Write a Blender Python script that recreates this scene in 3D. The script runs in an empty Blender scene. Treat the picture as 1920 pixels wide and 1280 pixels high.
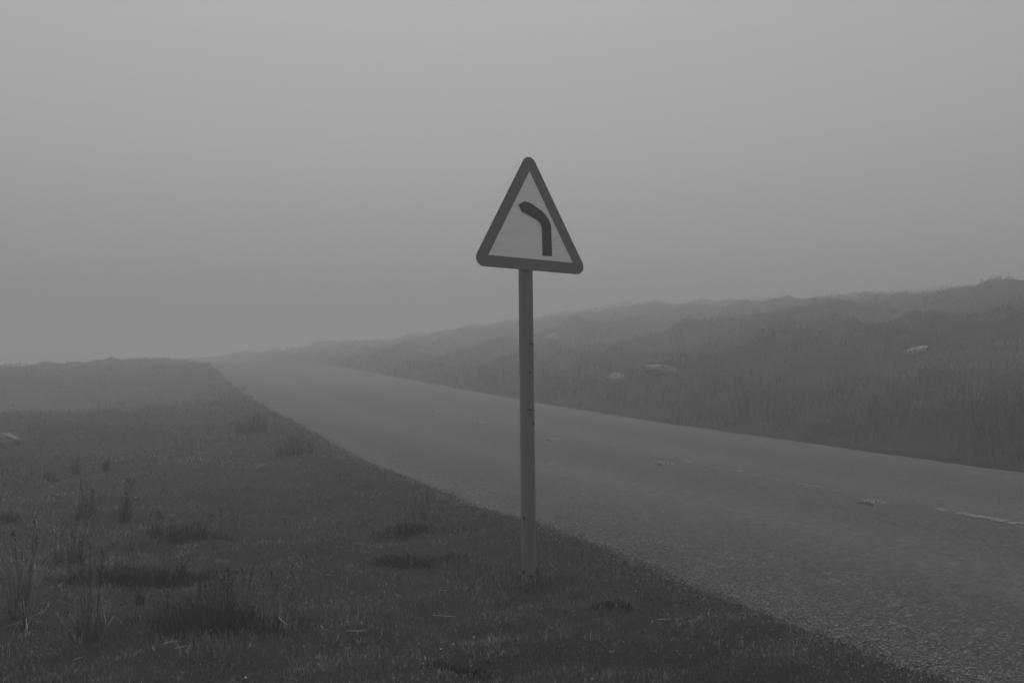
import bpy, bmesh, math, random
import numpy as np
from mathutils import Vector, Matrix
R = math.radians
random.seed(7)
rng = np.random.default_rng(11)
scene = bpy.context.scene
col = scene.collection

# ------------------------------------------------------------------ camera numbers
CAM_Z = 1.02
PITCH = 0.0374157
FPX = 1870.0            # focal length in pixels of a 1920 px wide frame
HAZE_DENSITY = 0.0235

# ------------------------------------------------------------------ helpers
def tag(o, label=None, cat=None, group=None, kind=None):
    if label: o['label'] = label
    if cat: o['category'] = cat
    if group: o['group'] = group
    if kind: o['kind'] = kind
    return o

def link(o, parent=None):
    col.objects.link(o)
    if parent is not None:
        o.parent = parent
    return o

def empty(name, loc):
    o = bpy.data.objects.new(name, None)
    o.empty_display_size = 0.2
    o.location = loc
    return link(o)

def mesh_np(name, verts, loops, starts, mat, attrs=None, smooth=False, parent=None):
    me = bpy.data.meshes.new(name)
    verts = np.asarray(verts, np.float32)
    loops = np.asarray(loops, np.int32); starts = np.asarray(starts, np.int32)
    me.vertices.add(len(verts)); me.vertices.foreach_set('co', verts.ravel())
    me.loops.add(len(loops)); me.loops.foreach_set('vertex_index', loops)
    me.polygons.add(len(starts)); me.polygons.foreach_set('loop_start', starts)
    if smooth:
        me.polygons.foreach_set('use_smooth', np.ones(len(starts), bool))
    for k, v in (attrs or {}).items():
        a = me.attributes.new(k, 'FLOAT', 'POINT')
        a.data.foreach_set('value', np.asarray(v, np.float32))
    me.update(calc_edges=True)
    me.validate()
    me.materials.append(mat)
    return link(bpy.data.objects.new(name, me), parent)

def mesh_bm(name, bm, mat, parent=None, smooth=False):
    me = bpy.data.meshes.new(name)
    bmesh.ops.recalc_face_normals(bm, faces=bm.faces[:])
    bm.to_mesh(me); bm.free()
    if smooth:
        for p in me.polygons: p.use_smooth = True
    me.materials.append(mat)
    return link(bpy.data.objects.new(name, me), parent)

def smooth01(t):
    t = np.clip(t, 0, 1)
    return t * t * (3 - 2 * t)

# seeded gradient noise on numpy arrays
def _hash(ix, iy, seed):
    h = (ix.astype(np.int64) * 374761393 + iy.astype(np.int64) * 668265263 + seed * 974634777) & 0xffffffff
    h = ((h ^ (h >> 13)) * 1274126177) & 0xffffffff
    h = h ^ (h >> 16)
    return (h & 0xffff).astype(np.float64) / 65535.0

def noise(x, y, scale, seed=0):
    x = np.asarray(x, float) / scale; y = np.asarray(y, float) / scale
    ix = np.floor(x); iy = np.floor(y); fx = x - ix; fy = y - iy
    def g(dx, dy):
        a = _hash(ix + dx, iy + dy, seed) * 2 * np.pi
        return np.cos(a) * (fx - dx) + np.sin(a) * (fy - dy)
    u = fx**3 * (fx * (fx * 6 - 15) + 10); v = fy**3 * (fy * (fy * 6 - 15) + 10)
    n = (g(0, 0) * (1 - u) + g(1, 0) * u) * (1 - v) + (g(0, 1) * (1 - u) + g(1, 1) * u) * v
    return n * 1.45        # about -1..1

# ------------------------------------------------------------------ the road's course
RW = 5.75               # carriageway width
S = np.arange(-16.0, 120.0, 0.1)
x0, th, k1 = 4.824922, 0.423169, -0.004475
def _ang(s):
    return th + k1 * np.clip(s, -4, 22) + .0030 * np.clip(s - 24, 0, 60)
def _hr(s):
    c = np.clip(s, -6, 42)
    h = -1.04 + 0.023279 * c + 0.000381 * c**2 - 1e-6 * c**3
    h = np.where(s < -6, h + 0.02 * (s + 6), h)
    e = np.clip(s - 42, 0, None)           # an easier gradient far off, then level
    return h + np.where(e < 6, 0.048 * e - 0.0015 * e**2, 0.234 + 0.021 * (np.minimum(e, 45) - 6))
ANG = _ang(S); HR = _hr(S) + CAM_Z
RX = np.cumsum(-np.sin(ANG)) * 0.1; RY = np.cumsum(np.cos(ANG)) * 0.1
i0 = int(np.argmin(abs(S)))
RX = RX - RX[i0] + x0; RY = RY - RY[i0] + 3.0
keep = S < 110
S, ANG, HR, RX, RY = (a[keep] for a in (S, ANG, HR, RX, RY))
RNX, RNY = np.cos(ANG), np.sin(ANG)         # points to the right of the road

def road_coords(x, y):
    """nearest point on the road: along s (index), signed sideways distance u (right positive)"""
    x = np.asarray(x, float).ravel(); y = np.asarray(y, float).ravel()
    idx = np.empty(len(x), int); dist = np.empty(len(x))
    sub = slice(None, None, 3)
    ax, ay = RX[sub], RY[sub]
    for a in range(0, len(x), 20000):
        d = (x[a:a+20000, None] - ax)**2 + (y[a:a+20000, None] - ay)**2
        j = d.argmin(1); idx[a:a+20000] = j * 3
    # refine
    best = None
    for o in (-2, -1, 0, 1, 2):
        j = np.clip(idx + o, 0, len(S) - 1)
        d = (x - RX[j])**2 + (y - RY[j])**2
        if best is None: best, bj = d, j
        else:
            m = d < best; best = np.where(m, d, best); bj = np.where(m, j, bj)
    sd = (x - RX[bj]) * RNX[bj] + (y - RY[bj]) * RNY[bj]
    dist = np.sqrt(best) * np.sign(sd)
    return bj, dist

def edge_wobble(s, side):
    b = 0. if side > 0 else -0.13 * np.exp(-((s - 4.3) / .9)**2) + 0.09 * np.exp(-((s - 8.8) / 3.5)**2)
    return b + 0.05 * noise(s, s * 0 + side * 7.3, 0.9, 5) + 0.035 * noise(s, s * 0 + side * 3.1, 0.27, 6) + 0.06 * noise(s, s * 0 + side, 4.0, 8)

POST_XY = (.0868, 5.118)
POST_DROP = [0.0]
def height(x, y):
    x = np.asarray(x, float); y = np.asarray(y, float); shp = x.shape
    xf, yf = x.ravel(), y.ravel()
    j, u = road_coords(xf, yf)
    hr = HR[j]; s = S[j]
    d = np.hypot(xf, yf)
    left = -u - RW / 2 - edge_wobble(s, -1)
    right = u - RW / 2 - edge_wobble(s, 1)
    # left verge: a low lip of turf, then gently rolling down and away
    hl = hr + 0.028 * smooth01(left / 0.22) - 0.15 * smooth01((left - 0.15) / 1.3)
    w = smooth01(left / 0.7)
    hl += -0.034 * (1 - smooth01(left / .22))
    hl += w * (0.095 * np.abs(noise(xf, yf, 0.95, 1)) + 0.05 * np.abs(noise(xf, yf, 0.42, 2)) - .035 + 0.010 * noise(xf, yf, 0.12, 12) + 0.06 * noise(xf, yf, 2.6, 3))
    hl += smooth01((left - 2) / 6) * 0.16 * noise(xf, yf, 6.5, 4) * smooth01((d - 6) / 8)
    hl += 0.10 * smooth01((yf - 26) / 16) * smooth01((left - .3) / 2.0) * (1 - smooth01((yf - 50) / 14) * 1.6)
    hl += smooth01((d - 26) / 12) * (.20 * noise(xf, yf, 3.2, 14) + .24 * np.abs(noise(xf, yf, 1.4, 15)))
    hl += -(0.045 * np.clip(d - 55, 0, 40) + .38 * smooth01((d - 33) / 22)) * smooth01((left - 1.0) / 5)
    hl += -1.2 * np.exp(-((xf + 16.0) / 5.6)**2 - ((yf - 23) / 6.0)**2)
    hl += 0.12 * np.exp(-((xf + 9.5) / 2.6)**2 - ((yf - 17.5) / 2.6)**2)
    # right: a grassy bank that turns into the open hillside
    hq = np.clip(right, 0, None)
    hh = hr + (0.26 - .2 * smooth01((s - 20) / 20)) * smooth01(right / 1.5) + 0.163 * np.minimum(hq, 18) + 0.072 * np.clip(hq - 18, 0, 26)
    hh += -0.0045 * np.clip(yf - 64, 0, 40)**2 * smooth01((hq - 3) / 12)
    wr = smooth01(right / 2.5)
    hh += wr * (0.62 * np.abs(noise(xf, yf, 2.2, 21)) + 0.20 * np.abs(noise(xf, yf, 0.8, 22)) - .22 + 0.32 * noise(xf, yf, 4.5, 23) + 0.35 * noise(xf, yf, 11.0, 24) * smooth01(right / 9))
    # hummocks that break the hill's outline
    for (bx, by, br, bh) in HUMMOCKS:
        hh += bh * np.exp(-(((xf - bx)**2 + (yf - by)**2) / br**2)**1.5)
    hh = np.where(right > 0, hh, hr)
    bed = hr - 0.10
    h = np.where(left > 0, hl, np.where(right > 0, hh, bed))
    # turf sits right against the edge: short ramp under the road sheet
    ramp = smooth01((np.maximum(left, right) + 0.03) / 0.04)
    h = np.where((left <= 0) & (right <= 0), bed + ramp * 0.066, h)
    h = np.where(d > 90, h + (np.minimum(h, 2.2) - h) * smooth01((d - 90) / 60), h)
    # a shallow worn hollow round the foot of the post
    h = h - POST_DROP[0] * np.exp(-((xf - POST_XY[0])**2 + (yf - POST_XY[1])**2) / .6**2) * smooth01(left / .6)
    return h.reshape(shp)
HUMMOCKS = [(2.4, 42.0, 1.5, .45), (7.2, 60.0, 1.8, .22), (11.5, 60.0, 2.0, .2), (23, 62.0, 2.4, .3)]

POST_DROP[0] = float(height(np.array([POST_XY[0]]), np.array([POST_XY[1]]))[0])
def h1pt(x, y):
    return float(height(np.array([x]), np.array([y]))[0])

def at(px, py, lo=2.0, hi=70.0, on_road=False):
    """the ground point seen at a pixel of the 1920x1280 frame"""
    dx = (px - 960) / FPX; dy = -(py - 640) / FPX
    cp, sp = math.cos(PITCH), math.sin(PITCH)
    v = np.array([dx, cp - dy * sp, sp + dy * cp])
    t = np.linspace(lo, hi, 1500)
    X, Y, Z = v[0] * t, v[1] * t, CAM_Z + v[2] * t
    G = HR[road_coords(X, Y)[0]] if on_road else height(X, Y)
    below = Z - G < 0
    i = int(np.argmax(below)) if below.any() else len(t) - 1
    return np.array([X[i], Y[i], float(height(X[i:i+1], Y[i:i+1])[0])]), t[i]

# ------------------------------------------------------------------ materials
def new_mat(name):
    m = bpy.data.materials.new(name); m.use_nodes = True
    nt = m.node_tree
    b = nt.nodes['Principled BSDF']
    return m, nt, b
def nd(nt, t, **kw):
    n = nt.nodes.new(t)
    for k, v in kw.items(): setattr(n, k, v)
    return n
def grey(v): return (v, v, v, 1)
def ramp(nt, src, stops):
    r = nd(nt, 'ShaderNodeValToRGB')
    e = r.color_ramp.elements
    while len(e) < len(stops): e.new(0.5)
    for el, (p, c) in zip(e, stops): el.position = p; el.color = grey(c)
    nt.links.new(src, r.inputs[0])
    return r.outputs[0]
def math_n(nt, op, a, b=None):
    n = nd(nt, 'ShaderNodeMath', operation=op)
    for i, v in enumerate((a, b)):
        if v is None: continue
        if isinstance(v, (int, float)): n.inputs[i].default_value = v
        else: nt.links.new(v, n.inputs[i])
    return n.outputs[0]

def noise_node(nt, vec, scale, detail=4, rough=.55):
    n = nd(nt, 'ShaderNodeTexNoise')
    n.inputs['Scale'].default_value = scale; n.inputs['Detail'].default_value = detail
    n.inputs['Roughness'].default_value = rough
    if vec is not None: nt.links.new(vec, n.inputs['Vector'])
    return n.outputs['Fac']

def mat_plain(name, c, rough=.6, var=.15, scale=8., bump=0., spec=.3, metallic=0.):
    m, nt, b = new_mat(name)
    tc = nd(nt, 'ShaderNodeTexCoord')
    f = noise_node(nt, tc.outputs['Object'], scale, 6)
    nt.links.new(ramp(nt, f, [(.25, c * (1 - var)), (.75, c * (1 + var))]), b.inputs['Base Color'])
    b.inputs['Roughness'].default_value = rough
    b.inputs['Specular IOR Level'].default_value = spec
    b.inputs['Metallic'].default_value = metallic
    if bump:
        bp = nd(nt, 'ShaderNodeBump'); bp.inputs['Strength'].default_value = bump; bp.inputs['Distance'].default_value = .01
        nt.links.new(f, bp.inputs['Height']); nt.links.new(bp.outputs[0], b.inputs['Normal'])
    return m

def mat_grass(name, base):
    m, nt, b = new_mat(name)
    a = nd(nt, 'ShaderNodeAttribute', attribute_name='tone')
    c = math_n(nt, 'MULTIPLY', a.outputs['Fac'], base)
    cc = nd(nt, 'ShaderNodeCombineColor')
    for i in range(3): nt.links.new(c, cc.inputs[i])
    nt.links.new(cc.outputs[0], b.inputs['Base Color'])
    b.inputs['Roughness'].default_value = .65
    b.inputs['Specular IOR Level'].default_value = .15
    return m

def mat_soil(name, base):
    m, nt, b = new_mat(name)
    g = nd(nt, 'ShaderNodeNewGeometry')
    f1 = noise_node(nt, g.outputs['Position'], 1.1, 8, .65)
    f2 = noise_node(nt, g.outputs['Position'], 38, 5, .7)
    f3 = noise_node(nt, g.outputs['Position'], 6, 5, .7)
    s = math_n(nt, 'ADD', math_n(nt, 'MULTIPLY', f1, .45), math_n(nt, 'ADD', math_n(nt, 'MULTIPLY', f2, .35), math_n(nt, 'MULTIPLY', f3, .2)))
    nt.links.new(ramp(nt, s, [(.3, base * .5), (.7, base * 1.45)]), b.inputs['Base Color'])
    b.inputs['Roughness'].default_value = .9; b.inputs['Specular IOR Level'].default_value = .1
    bp = nd(nt, 'ShaderNodeBump'); bp.inputs['Strength'].default_value = .6; bp.inputs['Distance'].default_value = .03
    nt.links.new(f2, bp.inputs['Height']); nt.links.new(bp.outputs[0], b.inputs['Normal'])
    return m

def mat_road():
    m, nt, b = new_mat('surface_dressed_asphalt')
    g = nd(nt, 'ShaderNodeNewGeometry'); pos = g.outputs['Position']
    v = nd(nt, 'ShaderNodeTexVoronoi'); v.inputs['Scale'].default_value = 72
    nt.links.new(pos, v.inputs['Vector'])
    v2 = nd(nt, 'ShaderNodeTexVoronoi'); v2.inputs['Scale'].default_value = 130
    nt.links.new(pos, v2.inputs['Vector'])
    u = nd(nt, 'ShaderNodeAttribute', attribute_name='u'); sa = nd(nt, 'ShaderNodeAttribute', attribute_name='s')
    cmb = nd(nt, 'ShaderNodeCombineXYZ')
    nt.links.new(u.outputs['Fac'], cmb.inputs[0])
    nt.links.new(math_n(nt, 'MULTIPLY', sa.outputs['Fac'], .16), cmb.inputs[1])
    long_ = noise_node(nt, cmb.outputs[0], 1.5, 5, .6)
    wear = nd(nt, 'ShaderNodeAttribute', attribute_name='wear')   # wheel tracks polished smooth
    chip = nd(nt, 'ShaderNodeSeparateColor'); nt.links.new(v.outputs['Color'], chip.inputs[0])
    chip2 = nd(nt, 'ShaderNodeSeparateColor'); nt.links.new(v2.outputs['Color'], chip2.inputs[0])
    # stones 0.045..0.16, tar gaps between
    stones = math_n(nt, 'ADD', math_n(nt, 'MULTIPLY', math_n(nt, 'POWER', chip.outputs[0], 2.8), .24), math_n(nt, 'MULTIPLY', chip2.outputs[1], .035))
    stones = math_n(nt, 'ADD', stones, .008)
    gap = nd(nt, 'ShaderNodeMapRange'); nt.links.new(v.outputs['Distance'], gap.inputs[0])
    gap.inputs[1].default_value = .35; gap.inputs[2].default_value = .75; gap.inputs[3].default_value = 1.; gap.inputs[4].default_value = .15
    rough_col = math_n(nt, 'MULTIPLY', stones, gap.outputs[0])
    mx = nd(nt, 'ShaderNodeMix', data_type='FLOAT')
    wf = math_n(nt, 'MULTIPLY', wear.outputs['Fac'], .9)
    nt.links.new(wf, mx.inputs[0]); nt.links.new(rough_col, mx.inputs[2])
    smooth_col = math_n(nt, 'ADD', math_n(nt, 'MULTIPLY', chip2.outputs[0], .07), .075)
    nt.links.new(smooth_col, mx.inputs[3])
    mod = nd(nt, 'ShaderNodeMapRange'); nt.links.new(long_, mod.inputs[0])
    mod.inputs[1].default_value = .3; mod.inputs[2].default_value = .7; mod.inputs[3].default_value = .75; mod.inputs[4].default_value = 1.22
    gr = nd(nt, 'ShaderNodeMapRange'); nt.links.new(noise_node(nt, pos, 14, 9, .85), gr.inputs[0])
    gr.inputs[1].default_value = .41; gr.inputs[2].default_value = .59; gr.inputs[3].default_value = .3; gr.inputs[4].default_value = 1.8
    mod2 = math_n(nt, 'MULTIPLY', mod.outputs[0], gr.outputs[0])
    c = math_n(nt, 'MULTIPLY', math_n(nt, 'MULTIPLY', mx.outputs[0], mod2), .30)
    cc = nd(nt, 'ShaderNodeCombineColor')
    for i in range(3): nt.links.new(c, cc.inputs[i])
    nt.links.new(cc.outputs[0], b.inputs['Base Color'])
    b.inputs['Roughness'].default_value = .72; b.inputs['Specular IOR Level'].default_value = .35
    bp = nd(nt, 'ShaderNodeBump'); bp.inputs['Strength'].default_value = .9; bp.inputs['Distance'].default_value = .008; bp.invert = True
    nt.links.new(v.outputs['Distance'], bp.inputs['Height']); nt.links.new(bp.outputs[0], b.inputs['Normal'])
    return m

M_turf = mat_grass('turf_blades', .100)
M_moor = mat_grass('moor_grass_blades', .045)
M_rush = mat_grass('rush_stalks', .080)
M_head = mat_plain('dry_seed_heads', .018, .8, .3, 30)
M_soil = mat_soil('turf_thatch', .015)
M_road = mat_road()
M_stone = mat_plain('lichen_stone', .115, .85, .45, 5, .6, .2)
M_pale = mat_plain('pale_lichen_stone', .20, .85, .3, 5, .6, .2)
M_chip = mat_plain('loose_chippings', .15, .8, .9, 60, 0, .2)
M_straw = mat_plain('bleached_straw', .22, .7, .2, 40)
M_flower = mat_plain('pale_petals', .30, .7, .1, 40)
M_paint = mat_plain('worn_road_paint', .125, .75, .35, 60, .3)
M_post = mat_plain('grey_painted_steel', .155, .45, .10, 5, .04, .4)
M_scuff = mat_plain('rust_scuff', .02, .8, .3, 60)
M_alu = mat_plain('bare_aluminium', .30, .45, .1, 6, 0, .5, .6)
M_border = mat_plain('sign_border_film', .12, .42, .04, 4, 0, .4)
M_arrow = mat_plain('sign_black_film', .012, .42, .05, 4, 0, .35)
M_iron = mat_plain('cast_iron', .115, .6, .3, 60, .2)
M_rubber = mat_plain('dark_rubber', .03, .6, .2, 60)
M_glass = mat_plain('reflector_bead', .35, .15, .1, 60, 0, .7)

def mat_face():
    m, nt, b = new_mat('white_reflective_film')
    tc = nd(nt, 'ShaderNodeTexCoord')
    mp = nd(nt, 'ShaderNodeMapping'); mp.inputs['Scale'].default_value = (4, 75, 1)
    nt.links.new(tc.outputs['Object'], mp.inputs[0])
    f = noise_node(nt, mp.outputs[0], 1.0, 3, .55)
    f2 = noise_node(nt, tc.outputs['Object'], 5, 3)
    mix = math_n(nt, 'ADD', math_n(nt, 'MULTIPLY', f, .7), math_n(nt, 'MULTIPLY', f2, .3))
    nt.links.new(ramp(nt, mix, [(.35, .82), (.65, .91)]), b.inputs['Base Color'])
    b.inputs['Roughness'].default_value = .4; b.inputs['Specular IOR Level'].default_value = .4
    return m
M_face = mat_face()

# ------------------------------------------------------------------ ground: one sheet, fine towards the view
def build_ground():
    rings = [0.35]
    while rings[-1] < 182:
        r = rings[-1]
        rings.append(r * (1.05 if r < 2.2 else 1.0105 if r < 48 else 1.05))
    rings = np.array(rings)
    a = list(np.arange(-50, 50.01, .42)); b_ = list(np.arange(54, 306.1, 4))
    ang = np.radians(np.array(a + b_)); n = len(ang)
    X = rings[:, None] * np.sin(ang); Y = rings[:, None] * np.cos(ang)
    Z = height(X, Y)
    V = np.stack([X, Y, Z], -1).reshape(-1, 3)
    V = np.vstack([V, [[0, 0, h1pt(0, 0)]]])
    i, k = np.meshgrid(np.arange(len(rings) - 1), np.arange(n), indexing='ij')
    k2 = (k + 1) % n
    q = np.stack([i * n + k, i * n + k2, (i + 1) * n + k2, (i + 1) * n + k], -1)[..., ::-1].reshape(-1, 4)
    c = len(V) - 1
    tri = np.stack([np.full(n, c), np.arange(n), (np.arange(n) + 1) % n], -1)[:, ::-1]
    loops = np.concatenate([q.ravel(), tri.ravel()])
    starts = np.concatenate([np.arange(len(q)) * 4, len(q) * 4 + np.arange(n) * 3])
    o = mesh_np('ground', V, loops, starts, M_soil, smooth=True)
    tag(o, kind='structure')
build_ground()

def build_road():
    nu = 41
    us = np.linspace(-1, 1, nu)
    V = []; A = []; B = []; Wr = []
    ss = S[::2]; ii = np.arange(len(S))[::2]
    for s, i in zip(ss, ii):
        wl = -RW / 2 - float(edge_wobble(np.array([s]), -1)[0]) - .05; wr = RW / 2 + float(edge_wobble(np.array([s]), 1)[0]) + .05
        uu = np.where(us < 0, us * -wl, us * wr)
        z = HR[i] + 0.035 * (1 - us**2) - 0.035
        z = z - 0.006 * (np.abs(us) > .999)
        V.append(np.stack([RX[i] + uu * RNX[i], RY[i] + uu * RNY[i], z], -1)); A.append(uu); B.append(np.full(nu, s))
        t = np.zeros(nu)
        for c in (-1.5, .35, 2.35): t = np.maximum(t, np.exp(-((uu - c - .12 * math.sin(s * .31)) / .45)**2))
        Wr.append(t)
    V = np.concatenate(V); n = len(ss)
    i, k = np.meshgrid(np.arange(n - 1), np.arange(nu - 1), indexing='ij')
    q = np.stack([i * nu + k, i * nu + k + 1, (i + 1) * nu + k + 1, (i + 1) * nu + k], -1).reshape(-1, 4)
    o = mesh_np('road', V, q.ravel(), np.arange(len(q)) * 4, M_road, dict(u=np.concatenate(A), s=np.concatenate(B), wear=np.concatenate(Wr)), smooth=True)
    tag(o, kind='structure')
build_road()

def road_point(s, u):
    i = np.clip(np.round((np.asarray(s) - S[0]) / .1).astype(int), 0, len(S) - 1)
    f_ = (np.asarray(s) - S[i])
    x = RX[i] - np.sin(ANG[i]) * f_ + u * RNX[i]; y = RY[i] + np.cos(ANG[i]) * f_ + u * RNY[i]
    z = np.interp(s, S, HR) - .035 * (np.asarray(u) / (RW / 2))**2
    return x, y, z

def build_marking():
    V = []; L = []; st = []
    cs = .016
    def dash(s0, s1, thr, seed, uo):
        for s in np.arange(s0, s1, cs):
            for u in np.arange(-.05, .05, cs):
                n = float(noise(np.array([s]), np.array([u]), .12, seed)[0]) * .6 + float(noise(np.array([s]), np.array([u]), .045, seed + 1)[0]) * .5
                if n + random.gauss(0, .16) < thr + abs(u) * 3: continue
                b0 = len(V)
                for ds, du in ((0, 0), (0, cs), (cs, cs), (cs, 0)):
                    jx = random.uniform(-.004, .004); jy = random.uniform(-.004, .004)
                    x, y, z = road_point(s + ds + jx, u + du + uo + jy)
                    V.append((float(x), float(y), float(z) + .004))
                L.extend([b0, b0 + 1, b0 + 2, b0 + 3]); st.append(len(L) - 4)
    s_near = STUD_S[0]
    dash(s_near - 3.4, s_near - .35, -.16, 40, .02)
    dash(s_near + .5, s_near + 3.4, .24, 42, 0)
    dash(s_near + 3.4, s_near + 6.0, .46, 44, 0)
    o = mesh_np('road_marking', V, L, st, M_paint)
    tag(o, kind='structure')

# ------------------------------------------------------------------ road studs
STUD_S = []
def stud_parts():
    base = bmesh.new()
    # cast frame: low rounded tray with two long cheeks
    def box(bm, x0, x1, y0, y1, z0, z1, tx=0, ty=0):
        vs = [bm.verts.new(p) for p in ((x0, y0, z0), (x1, y0, z0), (x1, y1, z0), (x0, y1, z0), (x0+tx, y0+ty, z1), (x1-tx, y0+ty, z1), (x1-tx, y1-ty, z1), (x0+tx, y1-ty, z1))]
        for f_ in ((0, 1, 2, 3), (4, 5, 6, 7), (0, 1, 5, 4), (1, 2, 6, 5), (2, 3, 7, 6), (3, 0, 4, 7)): bm.faces.new([vs[i] for i in f_])
    box(base, -.066, .066, -.10, .10, -.01, .008, .01, .012)
    box(base, -.064, -.036, -.085, .085, .0085, .024, .008, .03)
    box(base, .036, .064, -.085, .085, .0085, .024, .008, .03)
    rub = bmesh.new()
    box(rub, -.034, .034, -.06, .06, .0085, .020, .006, .018)
    refl = []
    for sgn in (-1, 1):
        bm = bmesh.new()
        for xx in (-.018, .018):
            bmesh.ops.create_uvsphere(bm, u_segments=10, v_segments=6, radius=.008, matrix=Matrix.Translation((xx, sgn * .050, .0165)))
        refl.append(bm)
    return base, rub, refl
def build_studs():
    labels = ['nearest pale road stud with dark insert, beside the bright worn paint dash',
              'second nearest road stud, on the faint line right of the sign post',
              'road stud close right of the sign post, third from the front',
              'small road stud just left of the sign post, fourth from the front',
              'most distant visible road stud, dimmed by fog left of the post']
    px = [(1627, 942), (1245, 871), (1040, 826.5), (905, 794.5), (818, 772.5)]
    proto = None
    for (a, b), lab in zip(px, labels):
        p, _ = at(a, b, on_road=True)
        j, u = road_coords([p[0]], [p[1]]); s = float(S[j[0]]); STUD_S.append(s)
        x, y, z = road_point(s, 0.0 if abs(u[0]) > .5 else float(u[0]))
        loc = (float(x), float(y), float(z) + .002); rz = float(ANG[j[0]])
        if proto is None:
            root = empty('road_stud', loc)
            base, rub, refl = stud_parts()
            mesh_bm('stud_casting', base, M_iron, root); mesh_bm('rubber_insert', rub, M_rubber, root)
            for r_ in refl: mesh_bm('reflector', r_, M_glass, root, True)
            proto = root
        else:
            root = proto.copy(); col.objects.link(root); root.location = loc
            for ch in proto.children:
                c = ch.copy(); col.objects.link(c); c.parent = root
        root.rotation_euler = (0, 0, rz)
        tag(root, lab, 'road stud', 'reflecting studs along the centre of the road')
build_studs()
build_marking()

# ------------------------------------------------------------------ blades of grass
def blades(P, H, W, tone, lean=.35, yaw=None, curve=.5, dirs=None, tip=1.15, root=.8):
    tip_k = tip
    """vectorised bent blades: 5 vertices, a quad and a tip triangle each"""
    n = len(P)
    yaw = rng.uniform(0, 2 * np.pi, n) if yaw is None else yaw
    la = np.abs(rng.normal(0, lean, n)) if np.isscalar(lean) else lean
    ldir = rng.uniform(0, 2 * np.pi, n) if dirs is None else dirs
    side = np.stack([np.cos(yaw), np.sin(yaw), np.zeros(n)], -1)
    off = np.stack([np.cos(ldir), np.sin(ldir), np.zeros(n)], -1)
    up = np.array([0, 0, 1.0])
    H = H[:, None]; W = W[:, None]; la = la[:, None]
    mid = P + up * H * .55 * np.cos(la * .6) + off * H * .55 * np.sin(la * .6)
    tip = P + up * H * np.cos(la * (1 + curve * .4)) + off * H * np.sin(la * (1 + curve * .4))
    V = np.stack([P - side * W / 2, P + side * W / 2, mid - side * W * .42, mid + side * W * .42, tip], 1)
    V[:, :2, 2] -= .006
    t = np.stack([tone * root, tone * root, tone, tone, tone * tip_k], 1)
    base = np.arange(n)[:, None] * 5
    L = (base + np.array([0, 1, 3, 2, 2, 3, 4])).ravel()
    st = (np.arange(n)[:, None] * 7 + np.array([0, 4])).ravel()
    return V.reshape(-1, 3), L, st, t.ravel()

def scatter(n, d0, d1, a0, a1, power):
    """points around the viewpoint, density falling with distance^-power"""
    u = rng.random(n); q = 2 - power
    d = (d0**q + u * (d1**q - d0**q))**(1 / q) if abs(q) > 1e-6 else d0 * (d1 / d0)**u
    a = rng.uniform(R(a0), R(a1), n)
    return d * np.sin(a), d * np.cos(a), d

def build_turf():
    x, y, d = scatter(480000, 2.3, 66, -42, 36, 1.8)
    j, u = road_coords(x, y); s = S[j]
    left = -u - RW / 2 - edge_wobble(s, -1)
    k = left > (.12 * rng.random(len(x))**2 - .11 + .06 * noise(x, y, .35, 61))
    x, y, d, left = x[k], y[k], d[k], left[k]
    es = rng.uniform(-3.2, 26, 14000); eo = -.05 + .28 * rng.random(14000)**1.3       # ragged fringe creeping over the road edge
    ex, ey, _ = road_point(es, -RW / 2 - edge_wobble(es, -1) - eo)
    k = noise(ex, ey, .30, 62) + .6 * noise(ex, ey, .12, 63) > -.25 - eo * 2
    ex, ey, eo = ex[k], ey[k], eo[k]
    k = rng.random(len(x)) < .12 + .88 * smooth01((left + .06) / .26)
    x, y, left = x[k], y[k], left[k]
    x, y, left = np.r_[x, ex], np.r_[y, ey], np.r_[left, np.maximum(eo, .12)]; d = np.hypot(x, y)
    z = height(x, y)
    fine = noise(x, y, .075, 36) * .55 + noise(x, y, .16, 37) * .5
    patch = noise(x, y, .8, 31) * .45 + noise(x, y, .3, 32) * .45 + noise(x, y, 2.4, 33) * .6 + fine * np.clip(1.3 - d / 12, 0, 1)
    lng = np.clip(noise(x, y, .42, 34) * .9 + noise(x, y, 1.5, 35) * .9 - .25, 0, 1.2)     # longer patches
    H = (.014 + .022 * rng.random(len(x))**2) * (1 + lng * 3.2) * (1 + np.clip(d - 8, 0, 30) * .06) * (1 + np.clip(fine, -.6, 1) * .8)
    H *= .5 + .5 * smooth01(left / .35)
    W = .0024 * np.maximum(d / 4.5, .8)**.95 * rng.uniform(.5, 1.4, len(x))
    tone = np.clip(np.exp(.85 * patch - .35 * np.clip(lng, 0, 1) + rng.normal(0, .38, len(x)) - .05), .12, 3)
    pale = rng.random(len(x)) < .06
    W[pale] *= .7
    tone[pale] *= 1.9
    # a collar of uncut grass round the foot of the post
    m = 420; a = rng.uniform(0, 6.283, m); r = .045 + np.abs(rng.normal(0, .05, m))
    xp, yp = POST_XY[0] + r * np.cos(a), POST_XY[1] + r * np.sin(a)
    x, y, z = np.r_[x, xp], np.r_[y, yp], np.r_[z, height(xp, yp)]
    H = np.r_[H, rng.uniform(.03, .085, m)]; W = np.r_[W, rng.uniform(.002, .004, m)]; tone = np.r_[tone, rng.uniform(.4, 1.5, m)]
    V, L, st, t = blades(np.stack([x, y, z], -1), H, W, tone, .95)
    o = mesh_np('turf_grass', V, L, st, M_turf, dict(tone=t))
    tag(o, kind='stuff', label='short dark cropped grass of the road verge', cat='grass')
build_turf()

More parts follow.
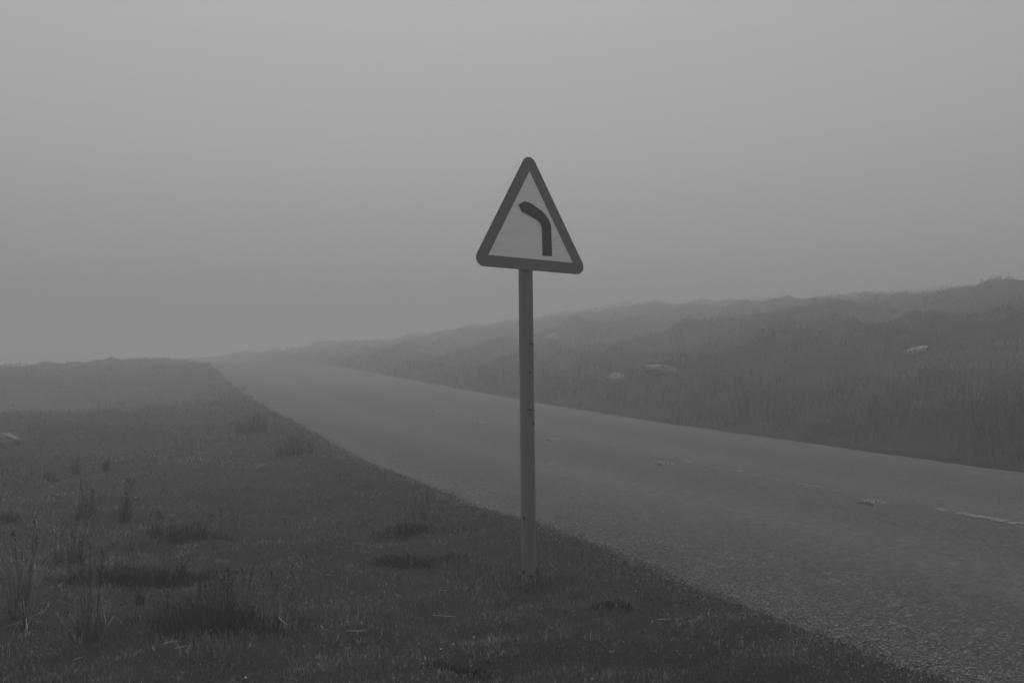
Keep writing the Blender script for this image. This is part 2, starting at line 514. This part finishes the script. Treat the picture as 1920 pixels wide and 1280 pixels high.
def build_moor():
    x, y, d = scatter(520000, 8.5, 82, -24, 42, 1.35)
    j, u = road_coords(x, y); s = S[j]
    right = u - RW / 2 - edge_wobble(s, 1)
    k = (right > -.02)
    x, y, d, right = x[k], y[k], d[k], right[k]
    # grows in tussocks
    cl = noise(x, y, .55, 51) * 1.1 + .8 * noise(x, y, 1.5, 52)
    k = rng.random(len(x)) < np.clip(.62 + .6 * cl, .12, 1)
    x, y, d, right, cl = x[k], y[k], d[k], right[k], cl[k]
    z = height(x, y)
    H = (.055 + .10 * rng.random(len(x))) * (1 + .95 * np.clip(cl, -.7, 1.1)) * (.55 + .45 * smooth01(right / .5)) * (1 + .9 * np.exp(-((right - .9) / .8)**2))
    tall = rng.random(len(x)) < .06
    H[tall] *= 1.7
    W = .0075 * np.maximum(d / 14, .7) * rng.uniform(.5, 1.3, len(x))
    patch = noise(x, y, 1.0, 53) * .55 + noise(x, y, 3.0, 54) * .6 + noise(x, y, .4, 55) * .3 + .5 * (np.abs(noise(x, y, 2.2, 21)) - .3)  # last term darkens creases between the mounds: shade put into blade colour
    tone = np.clip(np.exp(3.0 * patch - .40 + rng.normal(0, .35, len(x))), .06, 3.2)
    tone[tall] *= 1.3
    tone *= 1 - .35 * np.exp(-((right - .5) / .8)**2)
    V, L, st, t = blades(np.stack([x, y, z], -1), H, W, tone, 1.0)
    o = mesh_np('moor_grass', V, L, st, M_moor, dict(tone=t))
    tag(o, kind='stuff', label='rough tussocky moor grass covering the hillside', cat='grass')
build_moor()

# ------------------------------------------------------------------ clumps of rush and sedge on the verge
def stalk_tubes(bases, tips, r):
    V = []; L = []; st = []
    return V, L, st

def rush_clump(px, py, wpx, hpx, n, tone, label, kind='rush', heads=0, depthf=.5, spread=.3):
    p, dist = at(px, py)
    m = dist / FPX
    w, h = wpx * m, hpx * m
    root = empty('rush_clump' if kind == 'rush' else 'grass_tussock', tuple(p))
    tag(root, label, 'rush clump' if kind == 'rush' else 'grass tussock', 'clumps of taller grass and rush on the verge')
    sd = int(px) + 13
    if kind == 'rush':
        nl = max(3, n // 60)                       # several shoots rise from separate crowns
        lx, ly = rng.normal(0, .42, nl), rng.normal(0, .42, nl)
        c_ = rng.integers(0, nl, n)
        gx = np.clip(lx[c_] + rng.normal(0, .2, n), -1.1, 1.1); gy = np.clip(ly[c_] + rng.normal(0, .16, n), -1.1, 1.1)
    else:
        N = n * 5
        gx = rng.uniform(-1.25, 1.25, N); gy = rng.uniform(-1.25, 1.25, N)
        ed = np.hypot(gx, gy) + .55 * noise(gx + sd, gy, .75, 71) + .35 * noise(gx + sd, gy, .3, 72)
        k = rng.random(N) < np.clip(1.25 - 1.15 * np.clip(ed, 0, 2), 0, 1)
        n = int(n * .85)
        gx, gy = gx[k][:n], gy[k][:n]
        n = len(gx)
    X = p[0] + gx * w * .5 * (.6 if kind == 'rush' else 1.15); Y = p[1] + gy * w * .5 * depthf * 1.15 + w * .15 * depthf
    Z = height(X, Y)
    rr = np.hypot(gx, gy)
    prof = np.clip(1.1 - .75 * rr, .25, 1)
    if kind == 'rush':
        H = h * rng.uniform(.35, 1.08, n) * np.clip(prof, .6, 1)
    else:
        H = h * rng.uniform(.35, 1.0, n) * prof * (1 + .55 * noise(X, Y, w * .22 + .02, 77))
    W = np.maximum(.0030, .0030 * dist / 5.) * rng.uniform(.5, 1.5, n)
    wind = rng.uniform(0, 6.28)
    dirs = np.where(rng.random(n) < .35, wind + rng.normal(0, .5, n), np.arctan2(gy, gx) + rng.normal(0, .9, n))
    lean = np.abs(rng.normal(0, spread, n)) * (.55 + rr) + (.05 if kind == 'rush' else .2)
    tn = np.clip(tone * (1 + rng.normal(0, .35, n)), .15, 3)
    pale = rng.random(n) < (.22 if kind == 'rush' else .05)
    tn[pale] *= 2.0
    P = np.stack([X - p[0], Y - p[1], Z - p[2]], -1)
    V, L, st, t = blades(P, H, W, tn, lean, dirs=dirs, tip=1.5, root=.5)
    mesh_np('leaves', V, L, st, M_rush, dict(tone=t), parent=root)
    if heads:
        bm = bmesh.new()
        for q in range(heads):
            i = rng.integers(n)
            b0 = Vector(P[i]); hh = h * random.uniform(.75, 1.3)
            d = Vector((random.gauss(0, .12), random.gauss(0, .12), 1)).normalized()
            top = b0 + d * hh
            rad = .0012 * max(1, dist / 5)
            sd = Vector((1, 0, 0))
            for dv in (Vector((1, 0, 0)), Vector((0, 1, 0))):
                f_ = [bm.verts.new(b0 - dv * rad), bm.verts.new(b0 + dv * rad), bm.verts.new(top + dv * rad * .7), bm.verts.new(top - dv * rad * .7)]
                bm.faces.new(f_)
            for z in range(random.randint(5, 9)):
                c = top - d * random.uniform(0, .055) + Vector((random.gauss(0, .005), random.gauss(0, .005), 0))
                sc_ = random.uniform(.0014, .0030) * max(1, dist / 5)
                mt = Matrix.Translation(c) @ Matrix.Diagonal((sc_, sc_, sc_ * 2.1, 1))
                bmesh.ops.create_icosphere(bm, subdivisions=1, radius=1, matrix=mt)
        mesh_bm('seed_heads', bm, M_head, root)['kind'] = 'stuff'
    return root

CL = [
 (400, 1193, 270, 92, 2600, .32, 'widest dark grass tussock in the left foreground, topped with seed heads', 'tussock', 34, .55, .35),
 (265, 1098, 300, 62, 2000, .32, 'long low dark tussock just behind the widest foreground tussock', 'tussock', 8, .35, .35),
 (165, 1192, 130, 150, 260, 1.9, 'tall pale-stalked rush clump left of the widest foreground tussock', 'rush', 6, .8, .30),
 (25, 1165, 130, 165, 260, 1.8, 'tall rush clump cut by the left edge of the photo', 'rush', 5, .8, .30),
 (345, 1017, 150, 50, 1100, .32, 'dark rounded tussock in the middle of the left verge', 'tussock', 10, .5, .35),
 (228, 980, 50, 70, 130, .8, 'dark narrow rush clump behind the dark rounded tussock, right one of two', 'rush', 4, .8, .22),
 (160, 972, 80, 66, 160, 1.1, 'paler rush clump, left one of two behind the dark rounded tussock', 'rush', 4, .8, .26),
 (475, 812, 100, 56, 420, .9, 'upright grass clump at the road edge farther from the sign', 'rush', 0, .4, .12),
 (548, 852, 100, 50, 420, .9, 'upright grass clump at the road edge nearer to the sign', 'rush', 0, .4, .12),
 (198, 884, 22, 36, 120, .32, 'small dark rush tuft standing alone on the left verge', 'rush', 0, .8, .16),
 (140, 890, 30, 46, 120, .85, 'thin pale rush tuft beside the small dark lone tuft', 'rush', 0, .8, .2),
 (12, 976, 60, 26, 420, .65, 'low dark tussock at the left edge above the tall rushes', 'tussock', 0, .5, .3),
 (760, 1006, 110, 30, 700, .32, 'small low tussock left of the post, the one nearer the road', 'tussock', 2, .5, .4),
 (770, 1063, 190, 34, 1100, .32, 'broad flat tussock immediately left of the foot of the sign post', 'tussock', 0, .35, .4),
 (262, 1136, 22, 40, 110, .32, 'tiny dark upright tuft between the long low tussock and the widest one', 'rush', 0, .8, .15),
 (1150, 1146, 90, 18, 420, .32, 'faint flat tussock right of the sign post near the road edge', 'tussock', 0, .5, .45),
 (860, 1262, 200, 22, 900, .32, 'low dark tussock at the bottom edge below the sign post', 'tussock', 0, .35, .5),
 (130, 1062, 100, 76, 200, .9, 'loose rush clump behind the tall pale-stalked clump', 'rush', 6, .8, .3),
 (70, 905, 120, 40, 300, .9, 'wide sparse rush clump near the pale stone at the left edge', 'rush', 0, .7, .25),
 (350, 1090, 40, 40, 60, .7, 'few thin seed-bearing stalks at the right end of the long low tussock', 'rush', 9, .8, .2),
]
for c in CL:
    px, py, w, h, n, tone, lab, kind, heads, df, sp_ = c
    rush_clump(px, py, w, h, n, tone, lab, kind, heads, df, sp_)

# ------------------------------------------------------------------ stones
def stone(px, py, wpx, hpx, label, seed, lift=.35, tilt=0., flat=1.0, mat=None):
    p, dist = at(px, py)
    m = dist / FPX; w, h = wpx * m, hpx * m
    bm = bmesh.new()
    bmesh.ops.create_icosphere(bm, subdivisions=4, radius=1)
    rs = np.random.default_rng(seed)
    cuts = [Vector(rs.normal(size=3)).normalized() for _ in range(9)]
    for v in bm.verts:
        c = v.co.copy()
        for q in cuts:                       # planes knocked off a boulder
            dd = c.dot(q) - .74
            if dd > 0: c -= q * dd * .85
        n = float(noise(np.array([c.x * 3 + seed]), np.array([c.y * 3 + c.z * 2]), 1.0, seed)[0])
        n2 = float(noise(np.array([c.x * 8 + c.z * 5]), np.array([c.y * 8 + seed]), 1.0, seed + 3)[0])
        c *= 1 + .16 * n + .07 * n2
        v.co = Vector((c.x * w * .5, c.y * w * .42, c.z * h * .62 * flat))
    bmesh.ops.transform(bm, matrix=Matrix.Rotation(tilt, 4, 'Y'), verts=bm.verts)
    o = mesh_bm('rock', bm, mat or M_stone, None, True)
    o.location = (p[0], p[1] + w * .2, p[2] + h * lift)
    tag(o, label, 'rock', 'pale rocks on the moor')
stone(1037, 645, 36, 17, 'pale rounded boulder high on the hill, just right of the sign post', 3, .55, -.25, mat=M_pale)
stone(1240, 703, 66, 22, 'long pale slab of rock halfway up the hill, broadest of the hillside rocks', 4, .3, .08)
stone(1157, 716, 38, 22, 'small grass-covered rock left of the long pale slab on the hill', 5, .1, .1)
stone(1718, 663, 60, 14, 'tilted pale rock sloping up to the right on the upper right hillside', 6, .22, -.30, mat=M_pale)
stone(8, 833, 50, 26, 'pale rock cut by the left edge of the photo on the verge', 8, .2, .1)

# ------------------------------------------------------------------ straws, flower heads, loose chippings
def straw(px, py, lpx, ang, label, bend=.0):
    p, dist = at(px, py)
    l = lpx * dist / FPX
    pts = [Vector((0, 0, 0))]; a = ang
    for q in range(5):
        pts.append(pts[-1] + Vector((math.cos(a), math.sin(a) * 1.0, random.uniform(-.004, .008))) * l / 5); a += bend
    mid = (pts[0] + pts[-1]) / 2
    bm = bmesh.new(); prev = None; r = .0021
    for i, c in enumerate(pts):
        ring = []
        t = (pts[min(i + 1, 5)] - pts[max(i - 1, 0)]).normalized(); s_ = t.cross(Vector((0, 0, 1))).normalized(); up = s_.cross(t)
        for k in range(5):
            ring.append(bm.verts.new(c - mid + (s_ * math.cos(k * 1.2566) + up * math.sin(k * 1.2566)) * r * (1 - .08 * i)))
        if prev:
            for k in range(5): bm.faces.new((prev[k], prev[(k + 1) % 5], ring[(k + 1) % 5], ring[k]))
        prev = ring
    o = mesh_bm('straw', bm, M_straw, None, True)
    o.location = (p[0], p[1], p[2] + .034)
    tag(o, label, 'straw', 'dry straws lying on the turf')
straw(833, 1170, 42, -.25, 'straight pale straw on the turf, lowest one left of the post', 0)
straw(742, 1134, 26, -.5, 'short hooked straw on the turf farther left of the post foot', -.35)
straw(619, 1092, 20, -.7, 'bright forked-looking straw alone on the smooth turf left of the post', .1)
straw(833, 1121, 18, .05, 'tiny level straw above the lowest straight straw', 0)
straw(978, 1092, 14, -.6, 'tiny straw lying at the foot of the sign post', 0)
straw(668, 1198, 40, .05, 'long straw in front of the right end of the widest tussock', .02)
straw(530, 1180, 60, -1.2, 'slanting straw leaning against the widest dark tussock', .05)
straw(320, 1222, 26, 1.2, 'curved straw below the left part of the widest tussock', -.3)
straw(338, 1235, 28, .7, 'oblique straw just below the curved one under the widest tussock', .1)
straw(146, 1257, 18, 1.0, 'small straw near the bottom left corner of the turf', 0)
straw(1245, 1181, 24, .1, 'faint straw on the turf right of the post, near the road edge', 0)

def build_flecks():
    V = []; L = []; st = []
    x, y, d = scatter(330, 3.2, 14, -32, 30, 1.5)
    j, u = road_coords(x, y)
    k = (-u - RW / 2) > .1
    x, y, d = x[k], y[k], d[k]; z = height(x, y)
    for i in range(len(x)):
        r = random.uniform(.0025, .0055); c = np.array([x[i], y[i], z[i] + random.uniform(.015, .04)])
        b0 = len(V); n = 6
        V.append(c + [0, 0, r * .5])
        for q in range(n):
            rr = r * random.uniform(.7, 1.2)
            V.append(c + [math.cos(q * 1.047) * rr, math.sin(q * 1.047) * rr * .9, random.uniform(-.3, .3) * r])
        for q in range(n):
            st.append(len(L)); L += [b0, b0 + 1 + q, b0 + 1 + (q + 1) % n]
    o = mesh_np('flower_heads', V, L, st, M_flower)
    tag(o, kind='stuff', label='tiny pale flower heads scattered in the turf', cat='flowers')
build_flecks()

def build_chippings():
    n = 60000
    s = rng.uniform(-2.5, 22, n)**1.0; off = rng.normal(.03, .17, n) + .05 * noise(s, s * 0, .8, 91)
    u = -RW / 2 - edge_wobble(s, -1) + off
    x, y, z = road_point(s, u)
    z = np.maximum(z, height(x, y)) if True else z
    r = rng.uniform(.002, .006, n)
    ico = np.array([(1, 0, 0), (-1, 0, 0), (0, 1, 0), (0, -1, 0), (0, 0, 1), (0, 0, -1)], float)
    F = np.array([(0, 2, 4), (2, 1, 4), (1, 3, 4), (3, 0, 4), (2, 0, 5), (1, 2, 5), (3, 1, 5), (0, 3, 5)])
    V = ico[None] * rng.uniform(.6, 1.35, (n, 6, 3))
    a = rng.uniform(0, 6.28, n); ca, sa = np.cos(a), np.sin(a)
    V = np.stack([V[..., 0] * ca[:, None] - V[..., 1] * sa[:, None], V[..., 0] * sa[:, None] + V[..., 1] * ca[:, None], V[..., 2] * .7], -1) * r[:, None, None]
    V += np.stack([x, y, z + r * .3], -1)[:, None]
    L = (np.arange(n)[:, None, None] * 6 + F[None]).ravel()
    o = mesh_np('loose_gravel', V.reshape(-1, 3), L, np.arange(n * 8) * 3, M_chip)
    tag(o, kind='stuff', label='loose grey chippings along the grass edge of the road', cat='gravel')
build_chippings()

# ------------------------------------------------------------------ the road sign
def build_sign():
    PX, PD, PZ = 0.0979282, 5.1590305, 0.7745095 + CAM_Z
    phi, rho, tau = 0.5940479, -0.0102977, 0.0582126
    c, s_ = math.cos(rho), math.sin(rho)
    def plane(u, v, n=0.):
        uu = u * c - v * s_; vv = u * s_ + v * c
        nn = vv * math.sin(tau) + n * math.cos(tau); vz = vv * math.cos(tau) - n * math.sin(tau)
        return Vector((PX + uu * math.cos(phi) - nn * math.sin(phi), PD + uu * math.sin(phi) + nn * math.cos(phi), PZ + vz))
    O = plane(0, 0); U = (plane(1, 0) - O).normalized(); Vv = (plane(0, 1) - O).normalized(); N = (plane(0, 0, 1) - O).normalized()
    plate_m = Matrix((( U.x, Vv.x, N.x, O.x), (U.y, Vv.y, N.y, O.y), (U.z, Vv.z, N.z, O.z), (0, 0, 0, 1)))
    # post axis: behind the plate, down to the turf
    ptop = plane(-.004, .17, .052)
    bx, by = .0868, 5.118
    bz = h1pt(bx, by)
    base = Vector((bx, by, bz))
    root = empty('road_sign', base)
    tag(root, 'triangular bend warning sign with black left-bending arrow on a slim grey post in turf', 'road sign')
    ax = (plane(-.004, -.19, .052) - base).normalized()
    rot = Vector((0, 0, 1)).rotation_difference(ax).to_matrix().to_4x4()
    post_m = Matrix.Translation(Vector((0, 0, 0))) @ rot
    top_len = (ptop - base).length
    r = .0375
    bm = bmesh.new()
    zs = [-.25, -.02, .0, .3, .6, .9, 1.2, 1.5, top_len]
    seg = 40; prev = None
    for z in zs:
        ring = [bm.verts.new((math.cos(k * 2 * math.pi / seg) * r, math.sin(k * 2 * math.pi / seg) * r, z)) for k in range(seg)]
        if prev:
            for k in range(seg): bm.faces.new((prev[k], prev[(k + 1) % seg], ring[(k + 1) % seg], ring[k]))
        prev = ring
    post = mesh_bm('post', bm, M_post, root, True); post.matrix_local = post_m
    bm = bmesh.new(); prev = None
    for (rr, z) in ((r + .001, top_len - .02), (r + .003, top_len - .02), (r + .003, top_len + .002), (r * .9, top_len + .008), (.0005, top_len + .011)):
        ring = [bm.verts.new((math.cos(k * 2 * math.pi / seg) * rr, math.sin(k * 2 * math.pi / seg) * rr, z)) for k in range(seg)]
        if prev:
            for k in range(seg): bm.faces.new((prev[k], prev[(k + 1) % seg], ring[(k + 1) % seg], ring[k]))
        prev = ring
    mesh_bm('post_cap', bm, M_rubber, post, True)
    # scuffs and rust chips, thin irregular flakes wrapped on the tube
    Lp = 1.585
    def scuff(frac_px, xfrac, wmm, hmm, seed):
        wmm *= 1.35; hmm *= 1.5
        z0 = (1085 - frac_px) / FPX * 5.15
        a0 = -math.pi / 2 + math.asin(max(-.99, min(.99, xfrac)))
        rs = np.random.default_rng(seed)
        bm = bmesh.new(); n = 14
        ctr = None; pts = []
        for k in range(n):
            t = k * 2 * math.pi / n; q = rs.uniform(.55, 1.15)
            a = a0 + math.cos(t) * wmm / 2000 / r * q; z = z0 + math.sin(t) * hmm / 2000 * q
            pts.append(bm.verts.new((math.cos(a) * (r + .0006), math.sin(a) * (r + .0006), z)))
        cv = bm.verts.new((math.cos(a0) * (r + .0012), math.sin(a0) * (r + .0012), z0))
        for k in range(n): bm.faces.new((cv, pts[k], pts[(k + 1) % n]))
        mesh_bm('rust_chip', bm, M_scuff, post)
    scuff(649, .80, 26, 8, 1); scuff(650, .35, 16, 3, 2); scuff(703, .45, 11, 8, 3); scuff(772, .35, 22, 8, 4)
    scuff(773, .86, 10, 9, 5); scuff(798, .84, 14, 20, 6); scuff(972, -.62, 9, 14, 7); scuff(630, -.9, 10, 5, 8)
    scuff(1079, .3, 34, 14, 9); scuff(1070, -.75, 16, 22, 10); scuff(1068, .93, 14, 22, 11)

    def child_plate(o):
        o.matrix_local = Matrix.Translation(-base) @ plate_m
    # outline of the plate: rounded equilateral triangle
    s_in = .535; Rin = s_in / math.sqrt(3); bw = .060; rc = .044
    def rounded(off, rad, nseg=10):
        pts = []
        Rr = Rin + 2 * off - 2 * rad
        for kk in range(3):
            a = math.pi / 2 + kk * 2 * math.pi / 3
            cx_, cy_ = math.cos(a) * Rr, math.sin(a) * Rr
            for q in range(nseg + 1):
                b = a - math.pi / 3 + q * (2 * math.pi / 3) / nseg
                pts.append((cx_ + math.cos(b) * rad, cy_ + math.sin(b) * rad))
        return pts
    outer = rounded(bw, rc); inner = rounded(0, .0008)
    bm = bmesh.new()
    th_ = .003
    f0 = [bm.verts.new((x, y, 0)) for x, y in outer]; f1 = [bm.verts.new((x, y, th_)) for x, y in outer]
    bm.faces.new(f0); bm.faces.new(f1)
    n = len(outer)
    for k in range(n): bm.faces.new((f0[k], f0[(k + 1) % n], f1[(k + 1) % n], f1[k]))
    plate = mesh_bm('sign_plate', bm, M_alu, root); child_plate(plate)
    z = -.0012
    bm = bmesh.new()
    o_ = [bm.verts.new((x, y, z)) for x, y in outer]; i_ = [bm.verts.new((x, y, z)) for x, y in inner]
    o2 = [bm.verts.new((x * .9995, y * .9995, -.0002)) for x, y in outer]
    for k in range(n):
        bm.faces.new((o_[k], o_[(k + 1) % n], i_[(k + 1) % n], i_[k]))
        bm.faces.new((o_[k], o_[(k + 1) % n], o2[(k + 1) % n], o2[k]))
    mesh_bm('border', bm, M_border, plate)
    bm = bmesh.new()
    bm.faces.new([bm.verts.new((x, y, -.0008)) for x, y in rounded(.004, .001, 4)])
    mesh_bm('sign_face', bm, M_face, plate)
    # left-bend arrow
    def bez(p, q, r_, k=8):
        return [((1-t)**2*p[0]+2*t*(1-t)*q[0]+t*t*r_[0], (1-t)**2*p[1]+2*t*(1-t)*q[1]+t*t*r_[1]) for t in [i/k for i in range(k+1)]]
    outc = bez((131, 10), (131, 76), (55, 115), 12)
    inc = bez((69, 4), (69, 38), (36, 55), 12)
    outl = [(131, -131)] + outc + [(10, 137), (-36, 146)]
    inl = [(69, -132)] + inc + [(-12, 74), (-57, 89)]
    bm = bmesh.new()
    def v2(p): return bm.verts.new((p[0] / 1000, p[1] / 1000, -.0022))
    vo = [v2(p) for p in outl]; vi = [v2(p) for p in inl]
    for k in range(len(vo) - 1): bm.faces.new((vo[k], vo[k + 1], vi[k + 1], vi[k]))
    tipv = v2((-77, 124)); bm.faces.new((vo[-1], tipv, vi[-1]))
    mesh_bm('arrow_symbol', bm, M_arrow, plate)
    # rails and clips behind the plate
    for vy in (.12, -.14):
        hw = .30 if vy < 0 else .12
        bm = bmesh.new()
        def bx_(x0, x1, y0, y1, z0, z1):
            vs = [bm.verts.new(p) for p in ((x0, y0, z0), (x1, y0, z0), (x1, y1, z0), (x0, y1, z0), (x0, y0, z1), (x1, y0, z1), (x1, y1, z1), (x0, y1, z1))]
            for f_ in ((0, 1, 2, 3), (4, 5, 6, 7), (0, 1, 5, 4), (1, 2, 6, 5), (2, 3, 7, 6), (3, 0, 4, 7)): bm.faces.new([vs[i] for i in f_])
        bx_(-hw, hw, vy - .018, vy + .018, .0035, .0135)
        mesh_bm('rail', bm, M_alu, plate)
        bm = bmesh.new(); prev = None
        for k in range(13):
            a = math.pi * k / 12
            pr = []
            for (rr, yy) in ((r + .0015, vy - .014), (r + .0045, vy - .014), (r + .0045, vy + .014), (r + .0015, vy + .014)):
                pr.append(bm.verts.new((-.004 + math.cos(a) * rr, yy, .052 + math.sin(a) * rr)))
            if prev:
                for q in range(4): bm.faces.new((prev[q], prev[(q + 1) % 4], pr[(q + 1) % 4], pr[q]))
            prev = pr
        for sx in (-1, 1):
            bx_(-.004 + sx * (r + .003) - .0015 * 1, -.004 + sx * (r + .003) + .0015, vy - .014, vy + .014, .014, .0518)
        mesh_bm('clip', bm, M_alu, plate)
build_sign()

# ------------------------------------------------------------------ haze
def build_haze():
    bm = bmesh.new()
    bmesh.ops.create_cube(bm, size=1.0)
    m = bpy.data.materials.new('fog_air'); m.use_nodes = True
    nt = m.node_tree; nt.nodes.clear()
    out = nd(nt, 'ShaderNodeOutputMaterial'); pv = nd(nt, 'ShaderNodeVolumePrincipled')
    pv.inputs['Color'].default_value = grey(.66); pv.inputs['Density'].default_value = HAZE_DENSITY
    pv.inputs['Anisotropy'].default_value = .35
    nt.links.new(pv.outputs[0], out.inputs['Volume'])
    o = mesh_bm('haze', bm, m)
    zb, zt = ZLO - 1.0, ZHI
    o.location = (0, 0, (zb + zt) / 2)
    o.scale = (400, 400, zt - zb)
    tag(o, kind='stuff', label='even pale fog filling the air over road and moor', cat='fog')
gz = [v.co.z for v in bpy.data.objects['ground'].data.vertices]
ZLO = min(gz); ZHI = max(gz) + .4
print('ground z', ZLO, max(gz))
build_haze()

# ------------------------------------------------------------------ light
SUN_EL, SUN_AZ = 76.0, -10.0
w = bpy.data.worlds.new('World'); scene.world = w; w.use_nodes = True
nt = w.node_tree
bg = nt.nodes['Background']
sky = nd(nt, 'ShaderNodeTexSky', sky_type='NISHITA'); sky.sun_disc = False
sky.sun_elevation = R(SUN_EL); sky.sun_rotation = R(SUN_AZ)
sky.dust_density = 8.0; sky.air_density = 1.0
bw = nd(nt, 'ShaderNodeRGBToBW')
nt.links.new(sky.outputs[0], bw.inputs[0]); nt.links.new(bw.outputs[0], bg.inputs['Color'])
bg.inputs['Strength'].default_value = .10
sun = bpy.data.lights.new('sun', 'SUN'); sun.energy = .5; sun.angle = R(35); sun.color = (1, 1, 1)
so = link(bpy.data.objects.new('sun', sun))
so.rotation_euler = Vector((math.sin(R(SUN_AZ)) * math.cos(R(SUN_EL)), math.cos(R(SUN_AZ)) * math.cos(R(SUN_EL)), math.sin(R(SUN_EL)))).to_track_quat('Z', 'Y').to_euler()

# ------------------------------------------------------------------ camera
cam = bpy.data.cameras.new('camera'); co = link(bpy.data.objects.new('camera', cam))
co.location = (0, 0, CAM_Z); co.rotation_euler = (R(90) + PITCH, 0, 0)
cam.sensor_fit = 'HORIZONTAL'; cam.sensor_width = 36; cam.lens = FPX / 1920 * 36
cam.clip_start = .05; cam.clip_end = 2000
cam.dof.use_dof = True; cam.dof.focus_distance = 5.2; cam.dof.aperture_fstop = 5.6
scene.camera = co

scene.view_settings.view_transform = 'Standard'; scene.view_settings.look = 'None'
scene.view_settings.gamma = 1; scene.view_settings.exposure = 0.34
scene.cycles.volume_bounces = 3; scene.cycles.max_bounces = 8
scene.cycles.use_denoising = True
